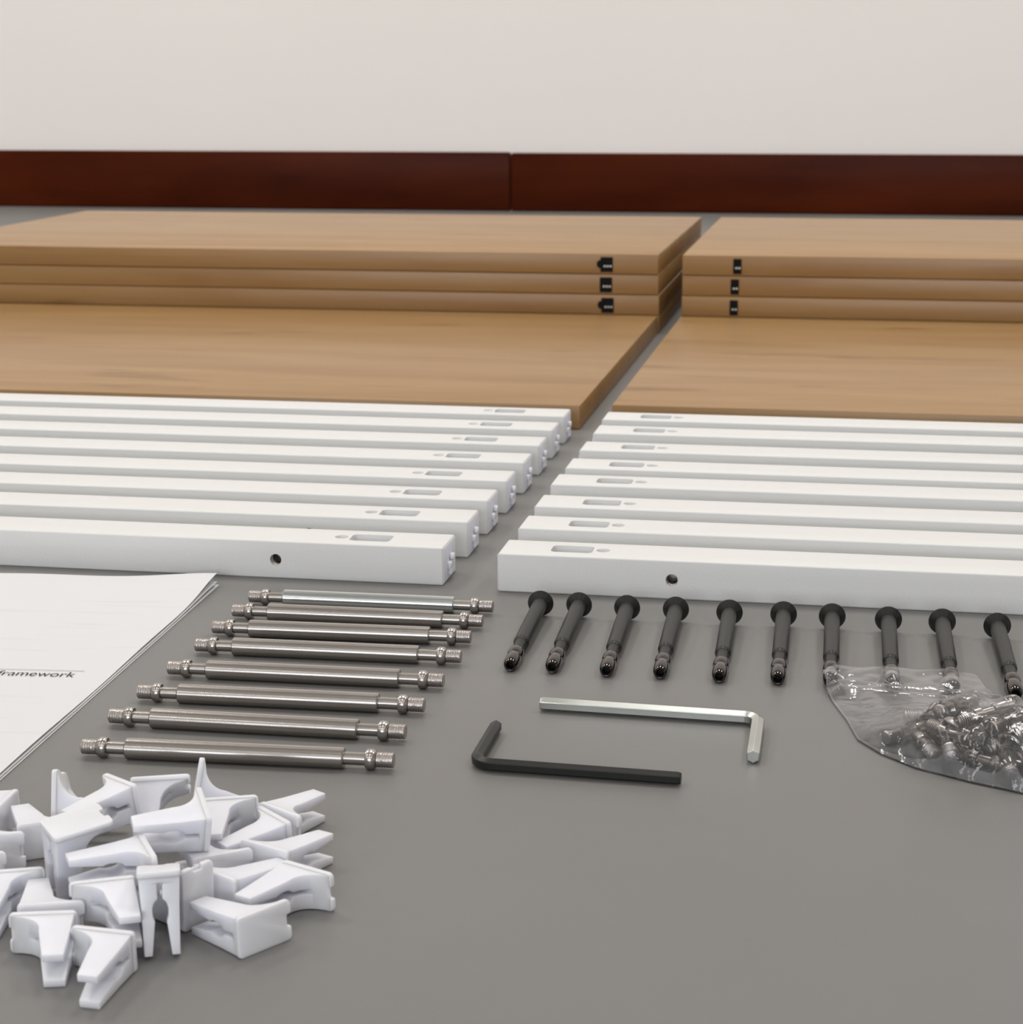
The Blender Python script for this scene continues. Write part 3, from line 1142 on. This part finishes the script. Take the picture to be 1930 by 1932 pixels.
NU, NV = 110, 96
topE = polyline([(-.0120, .7950), (.0200, .7975), (.0560, .7950)], NU)
botE = polyline([(.0035, .7260), (.0120, .7120), (.0250, .6985), (.0450, .6870), (.0640, .6785), (.0950, .6690), (.1080, .6740)], NU)
lefE = polyline([(-.0120, .7950), (-.0075, .7720), (-.0010, .7480), (.0035, .7260)], NV)
rigE = polyline([(.0560, .7950), (.0605, .7820), (.0720, .7700), (.0980, .7560), (.1120, .7250), (.1080, .6740)], NV)
XY = np.zeros((NV + 1, NU + 1, 2))
for j in range(NV + 1):
    t = j / NV
    for i in range(NU + 1):
        s = i / NU
        c = topE[i] * (1 - t) + botE[i] * t + lefE[j] * (1 - s) + rigE[j] * s
        c -= topE[0] * (1 - s) * (1 - t) + topE[-1] * s * (1 - t) + botE[0] * (1 - s) * t + botE[-1] * s * t
        XY[j, i] = c


def cover(segs, pad):
    Z = np.zeros((NV + 1, NU + 1))
    for A, B, r in segs:
        r = r + pad
        ax_, ay = A.x, A.y
        dx, dy = B.x - ax_, B.y - ay
        l2 = dx * dx + dy * dy + 1e-12
        t = np.clip(((XY[..., 0] - ax_) * dx + (XY[..., 1] - ay) * dy) / l2, 0, 1)
        px, py = XY[..., 0] - (ax_ + t * dx), XY[..., 1] - (ay + t * dy)
        d2 = px * px + py * py
        zz = A.z + t * (B.z - A.z) + np.sqrt(np.maximum(r * r - d2, 0))
        Z = np.where(d2 < r * r, np.maximum(Z, zz), Z)
    return Z


def drape(Z0, start, iters, wrinkle, seed):
    Z = np.maximum(Z0, start)
    free = np.zeros_like(Z, dtype=bool)
    free[1:-1, 1:-1] = True
    free[0, :] = True
    for _ in range(iters):
        a = Z.copy()
        up = np.vstack([Z[1:2], Z[:-1]])
        dn = np.vstack([Z[1:], Z[-2:-1]])
        lf = np.hstack([Z[:, 1:2], Z[:, :-1]])
        rt = np.hstack([Z[:, 1:], Z[:, -2:-1]])
        a = 0.25 * (up + dn + lf + rt)
        Z = np.where(free, np.maximum(Z0, a), Z)
    for j in range(NV + 1):
        for i in range(NU + 1):
            e = min(i, NU - i, NV - j) / 10.0
            p = Vector((XY[j, i, 0] * 55 + seed, XY[j, i, 1] * 80, 0.3 * seed))
            w = abs(noise.noise(p)) * 1.3 + 0.6 * abs(noise.noise(p * 2.3))
            Z[j, i] += wrinkle * w * min(1.0, e)
    return Z


Zbot = drape(cover(BOLT_SEG[6:], 0.0003), 0.0002, 40, 0.0, 1.0) + 0.0001
lo0 = np.minimum(Zbot, 0.0105)
tt = np.linspace(0, 1, NV + 1)[:, None]
ss = np.linspace(0, 1, NU + 1)[None, :]
stiff = 0.0078 * np.clip(1 - tt / 0.42, 0, 1) * np.clip(np.minimum(ss + 0.01, 1 - ss) / 0.06, 0, 1) ** 0.5
Ztop = drape(np.maximum(np.maximum(cover(SEGS, 0.0008), cover(BOLT_SEG[6:], 0.0008)), stiff), 0.0008, 260, 0.0013, 5.0)
Ztop = np.maximum(Ztop, lo0 + 0.0003)
for i in range(NU + 1):     # the open mouth ripples a little
    for j in range(14):
        Ztop[j, i] += 0.0012 * (0.5 + 0.5 * math.sin(i * 0.17 + 0.6)) * (1 - j / 14) * min(1, i / 8, (NU - i) / 8)


def film_mesh(name, Zg, mat):
    verts = [(XY[j, i, 0] - 0.03, XY[j, i, 1] - 0.73, Zg[j, i]) for j in range(NV + 1) for i in range(NU + 1)]
    faces = [(j * (NU + 1) + i, (j + 1) * (NU + 1) + i, (j + 1) * (NU + 1) + i + 1, j * (NU + 1) + i + 1) for j in range(NV) for i in range(NU)]
    me = bpy.data.meshes.new(name)
    me.from_pydata(verts, [], faces)
    me.shade_smooth()
    me.materials.append(mat)
    return me


bag = tag(bpy.data.objects.new('clear_plastic_bag', None), 'clear plastic zip bag full of small steel screws', 'plastic bag')
bag.location = (0.03, 0.73, 0)
link(bag)
tf = mesh_obj('top_film', film_mesh('top_film', Ztop, M_FILM), None, bag)
# the under film only where it is not pressed flat by the screws
mesh_obj('bottom_film', film_mesh('bottom_film', np.minimum(Zbot, Ztop - 0.0002), M_FILM), None, bag)


def ribbon(name, j0, j1, dz, mat):
    bm = bmesh.new()
    rows_ = []
    for j in (j0, (j0 + j1) / 2, j1):
        jj = int(j)
        f = j - jj
        rows_.append([bm.verts.new((XY[jj, i, 0] * (1 - f) + XY[jj + 1, i, 0] * f - 0.03, XY[jj, i, 1] * (1 - f) + XY[jj + 1, i, 1] * f - 0.73,
                                    Ztop[jj, i] * (1 - f) + Ztop[jj + 1, i] * f + (dz if j not in (j0, j1) else 0.0001))) for i in range(1, NU)])
    for a, b in zip(rows_, rows_[1:]):
        for k in range(len(a) - 1):
            bm.faces.new((a[k], b[k], b[k + 1], a[k + 1]))
    me = bpy.data.meshes.new(name)
    bm.to_mesh(me)
    bm.free()
    me.shade_smooth()
    me.materials.append(mat)
    return mesh_obj(name, me, None, bag)


ribbon('zip_strip', 13.0, 15.5, 0.0005, M_ZIP)
ribbon('zip_strip', 18.0, 20.5, 0.0005, M_ZIP)


def seam(name, cells):
    """welded edge of the bag: a narrow strip along the border of the film"""
    bm = bmesh.new()
    for (ja, ia), (jb, ib), (jc, ic), (jd, id_) in cells:
        bm.faces.new([bm.verts.new((XY[j, i, 0] - 0.03, XY[j, i, 1] - 0.73, Ztop[j, i] + 0.00015)) for j, i in ((ja, ia), (jb, ib), (jc, ic), (jd, id_))])
    bmesh.ops.remove_doubles(bm, verts=bm.verts[:], dist=1e-6)
    me = bpy.data.meshes.new(name)
    bm.to_mesh(me)
    bm.free()
    me.shade_smooth()
    me.materials.append(M_ZIP)
    return mesh_obj(name, me, None, bag)


seam('welded_edge', [((j, 0), (j + 1, 0), (j + 1, 1), (j, 1)) for j in range(NV - 1)])
seam('welded_edge', [((NV - 2, i), (NV, i), (NV, i + 1), (NV - 2, i + 1)) for i in range(NU)])
